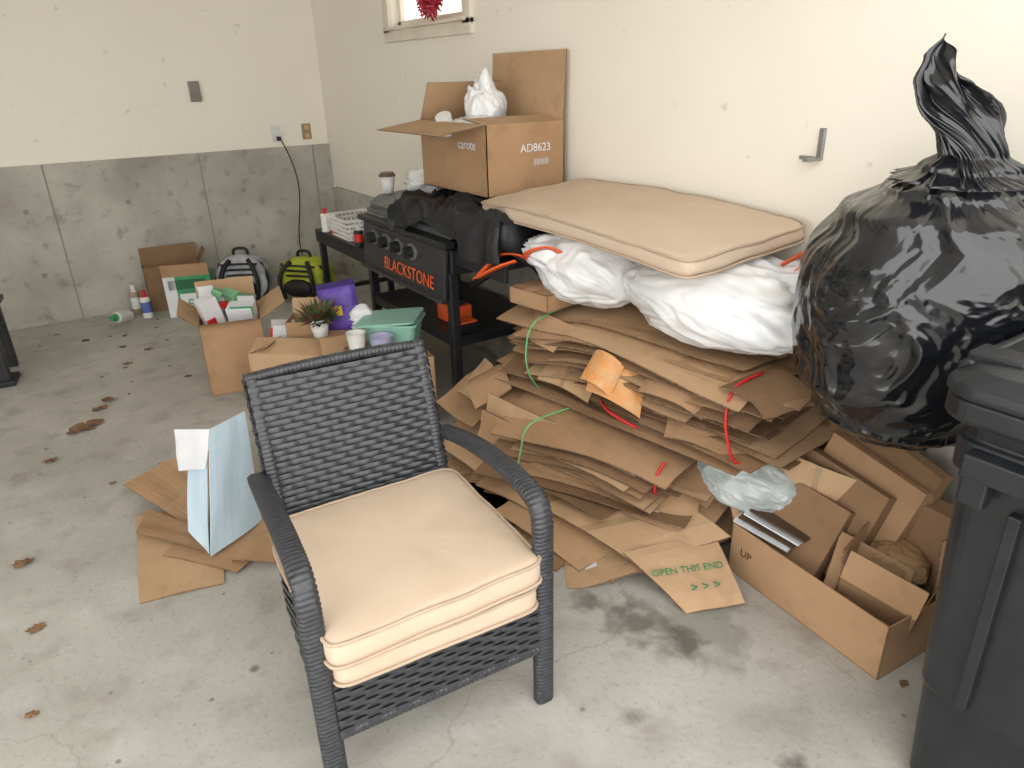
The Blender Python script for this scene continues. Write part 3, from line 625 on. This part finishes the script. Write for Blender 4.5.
potg('flower_pot',(1.24,3.0,.363),.055,.11,nm('lilac_pot',(.45,.45,.65),rough=.4),False,3)
potg('flower_pot',(1.14,3.06,.363),.045,.13,M_wht,False,4)
m=MB(); m.loft([rrect(.24,.14,0,.02),rrect(.25,.15,.42,.02)]); m.build('cardboard_carton',[M_card],loc=(1.17,3.34,0),rot=(0,0,-8))
# ---------------- back cluster ----------------
g=empty('trash_bag_carton',(.86,5.63,0),-18)
m=MB(); m.ob((-.16,-.09,0),(.32,0,0),(0,.18,0),(0,0,.30)); m.box((-.12,-.092,.15),(.08,.004,.3),1); m.box((.02,-.092,.10),(.17,.004,.14),1); m.box((0,-.092,.24),(.26,.004,.07),2); m.ob((-.16,-.09,.30),(.32,0,0),(0,-.02,.09),(0,.004,0),3)
m.build('carton',[M_grn,M_wcard,nm('dark_green',(.02,.12,.05)),M_card],g); text('print','90',.10,(.03,-.096,.09),'-y',M_grn,g)
cbox('cardboard_box',(.80,5.89,0),(.40,.14,.34),-4,[('yp',.12,-4),('xp',.1,30)],[M_card3,M_card3,M_card3,M_edge])
def can(name,loc,r,h,mats,rot=(0,0,0)):
    m=MB(); P=[(0,0),(1,0),(1,.72),(.75,.78),(.45,.8),(.45,1),(0,1)]
    rings=[[V((math.cos(a)*r*max(f,.01),math.sin(a)*r*max(f,.01),z*h)) for a in [2*math.pi*i/20 for i in range(20)]] for f,z in P]
    m.loft(rings[:4],0); m.loft(rings[3:],1); m.loft([[V((p.x*1.02,p.y*1.02,z*h)) for p in rings[1]] for z in (.2,.6)],2); return m.build(name,mats,loc=loc,rot=rot,smooth=False)
can('spray_bottle',(.42,5.70,.045),.04,.22,[M_wht,M_grn,M_wht],rot=(78,0,-35)); can('spray_can',(.55,5.72,0),.035,.20,[M_wht,M_red,nm('blue_label',(.1,.15,.4))]); can('spray_can',(.50,5.86,0),.033,.22,[nm('tan_can',(.4,.3,.2)),M_wht,M_wht])
def bagpack(name,loc,rz,size,ma,mb):
    g=empty(name,loc,rz); w,d,h=size; m=MB()
    rings=[]
    for k in range(17):
        t=k/16; f=max(.35,(1-abs(2*t-1)**3.0)**.45) if 0<t<1 else .35; rings.append([V((p.x+.012*noise.noise(p*9+V((t*5,0,0))),p.y+.015*noise.noise(p*8+V((0,t*5,0))),t*h)) for p in rrect(w*f,d*f,0,min(w,d)*.17)])
    m.loft(rings); m.build('body',[ma],g,smooth=True)
    m=MB(); rings=[]
    for k in range(9):
        t=k/8; f=max(.4,(1-abs(2*t-1)**3)**.5) if 0<t<1 else .4; rings.append([V((p.x,p.y-d*.45,h*.12+t*h*.42)) for p in rrect(w*.6*f,d*.5*f,0,d*.1)])
    m.loft(rings); m.build('pocket',[mb],g,smooth=True)
    m=MB()
    for s in (-1,1):
        m.tube(smoothpath([(s*w*.18,-d*.35,h*.93),(s*w*.30,-d*.58,h*.75),(s*w*.36,-d*.66,h*.45),(s*w*.30,-d*.6,h*.08)],6),.018,n=6)
        m.tube(smoothpath([(s*w*.40,-d*.25,h*.85),(s*w*.50,-d*.30,h*.5),(s*w*.42,-d*.4,h*.12)],6),.016,n=6)
    m.tube(smoothpath([(-.06,0,h*.96),(-.04,0,h*1.12),(.04,0,h*1.12),(.06,0,h*.96)],6),.012,n=6)
    for zz in (.6,.72,.84): m.tube(smoothpath([(-w*.36,-d*.42,h*zz),(0,-d*.55,h*(zz+.03)),(w*.36,-d*.42,h*zz)],6),.009)
    m.build('straps',[M_dark],g,smooth=True); return g
bagpack('backpack',(1.28,5.72,0),-30,(.38,.22,.36),M_gry,M_dark); bagpack('duffel_bag',(1.69,5.46,0),-50,(.40,.24,.33),M_lime,M_dark)
# ---------------- shelf items ----------------
SZ=.672
g=empty('wire_basket',(1.72,4.36,SZ),0); m=MB()
for z,f in ((0,.85),(.03,.9),(.06,.95),(.09,1.0),(.12,1.0)):
    m.tube([(p.x,p.y,z) for p in rrect(.28*f,.36*f,0,.03)],.007,closed=True)
for i in range(-4,5):
    m.tube([(i*.03,-.18,.12),(i*.027,-.153,0),(i*.027,.153,0),(i*.03,.18,.12)],.004,n=4)
for i in range(-5,6): m.tube([(-.14,i*.031,.12),(-.12,i*.028,0),(.12,i*.028,0),(.14,i*.031,.12)],.004,n=4)
m.build('basket',[M_wht],g)
g=potg('paper_cup',(1.70,3.79,1.0),.042,.09,M_wht,False,1)
m=MB(); m.loft([[V((math.cos(a)*r_,math.sin(a)*r_,z)) for a in [2*math.pi*i/24 for i in range(24)]] for r_,z in ((.047,.09),(.048,.10),(.04,.103),(.038,.112))]); m.build('cup_lid',[nm('brown_lid',(.15,.09,.06),rough=.4)],g)
blob('white_shopping_bag',(1.93,3.74,1.05),(.12,.15,.06),M_wbag,44,amp=.25,sub=5,lump=.4)
can('sauce_bottle',(1.60,4.60,SZ),.03,.15,[M_wht,M_red,M_wht]); can('sauce_bottle',(1.62,4.50,SZ),.03,.13,[M_red,M_wht,M_wht]); can('sauce_bottle',(1.60,4.05,SZ),.028,.12,[M_dark,M_wht,M_red])
m=MB(); m.box((0,0,.045),(.12,.16,.09)); m.box((0,0,.10),(.08,.10,.03),1); m.build('orange_tool_case',[M_org,M_dark],loc=(1.70,3.10,.434),bevel=.008)
m=MB(); m.box((0,0,.02),(.13,.12,.04)); m.box((0,0,.045),(.11,.09,.01),1); m.build('tool_box',[M_dark,M_org],loc=(1.66,2.94,.434),bevel=.006)
g=empty('metal_workbench',(-.57,4.90,0),-8); m=MB()
for x in (-.4,.22):
    m.box((x,-.02,.21),(.07,.07,.42)); m.box((x,0,.015),(.12,.18,.03)); m.box((x,.3,.21),(.05,.05,.42))
m.box((-.1,.14,.43),(.74,.42,.03)); m.box((-.1,-.02,.36),(.62,.04,.08)); m.build('frame',[M_blk],g,bevel=.004)
# leaves
m=MB(); r=random.Random(5)
L_=[(-.06,3.86,.075),(0,3.92,.055),(.07,4.10,.045),(.1,4.2,.045),(-.32,2.76,.04),(-.3,2.35,.032),(-.2,3.6,.035),(.02,3.2,.02),(.28,4.75,.03),(.3,5.1,.03),(.55,4.3,.025),(.1,5.4,.03),(.35,5.35,.03),(.42,4.95,.03),(1.72,.64,.02),(-.33,1.95,.022)]
L_+=[(r.uniform(-.3,.6),r.uniform(4.2,5.8),r.uniform(.008,.02)) for i in range(12)]
for x,y,s in L_:
    a0=r.uniform(0,6.28); n=16; vs=[V((x,y,.010))]
    for i in range(n):
        a=a0+2*math.pi*i/n; rr=s*(.72 if i%2 else 1)*(1+.35*math.cos(a-a0))*r.uniform(.8,1.1); vs.append(V((x+rr*math.cos(a),y+rr*.75*math.sin(a),.004+r.uniform(0,.3)*s)))
    m.add(vs,[(0,i+1,(i+1)%n+1) for i in range(n)])
m.build('fallen_leaves',[M_leaf])
# ---------------- light ----------------
w=bpy.data.worlds.new('daylight'); bpy.context.scene.world=w; w.use_nodes=True
bg=w.node_tree.nodes['Background']; bg.inputs[0].default_value=(1,.985,.96,1); bg.inputs[1].default_value=3.45
sc=bpy.context.scene; sc.view_settings.view_transform='Standard'; sc.view_settings.look='None'; sc.view_settings.exposure=0
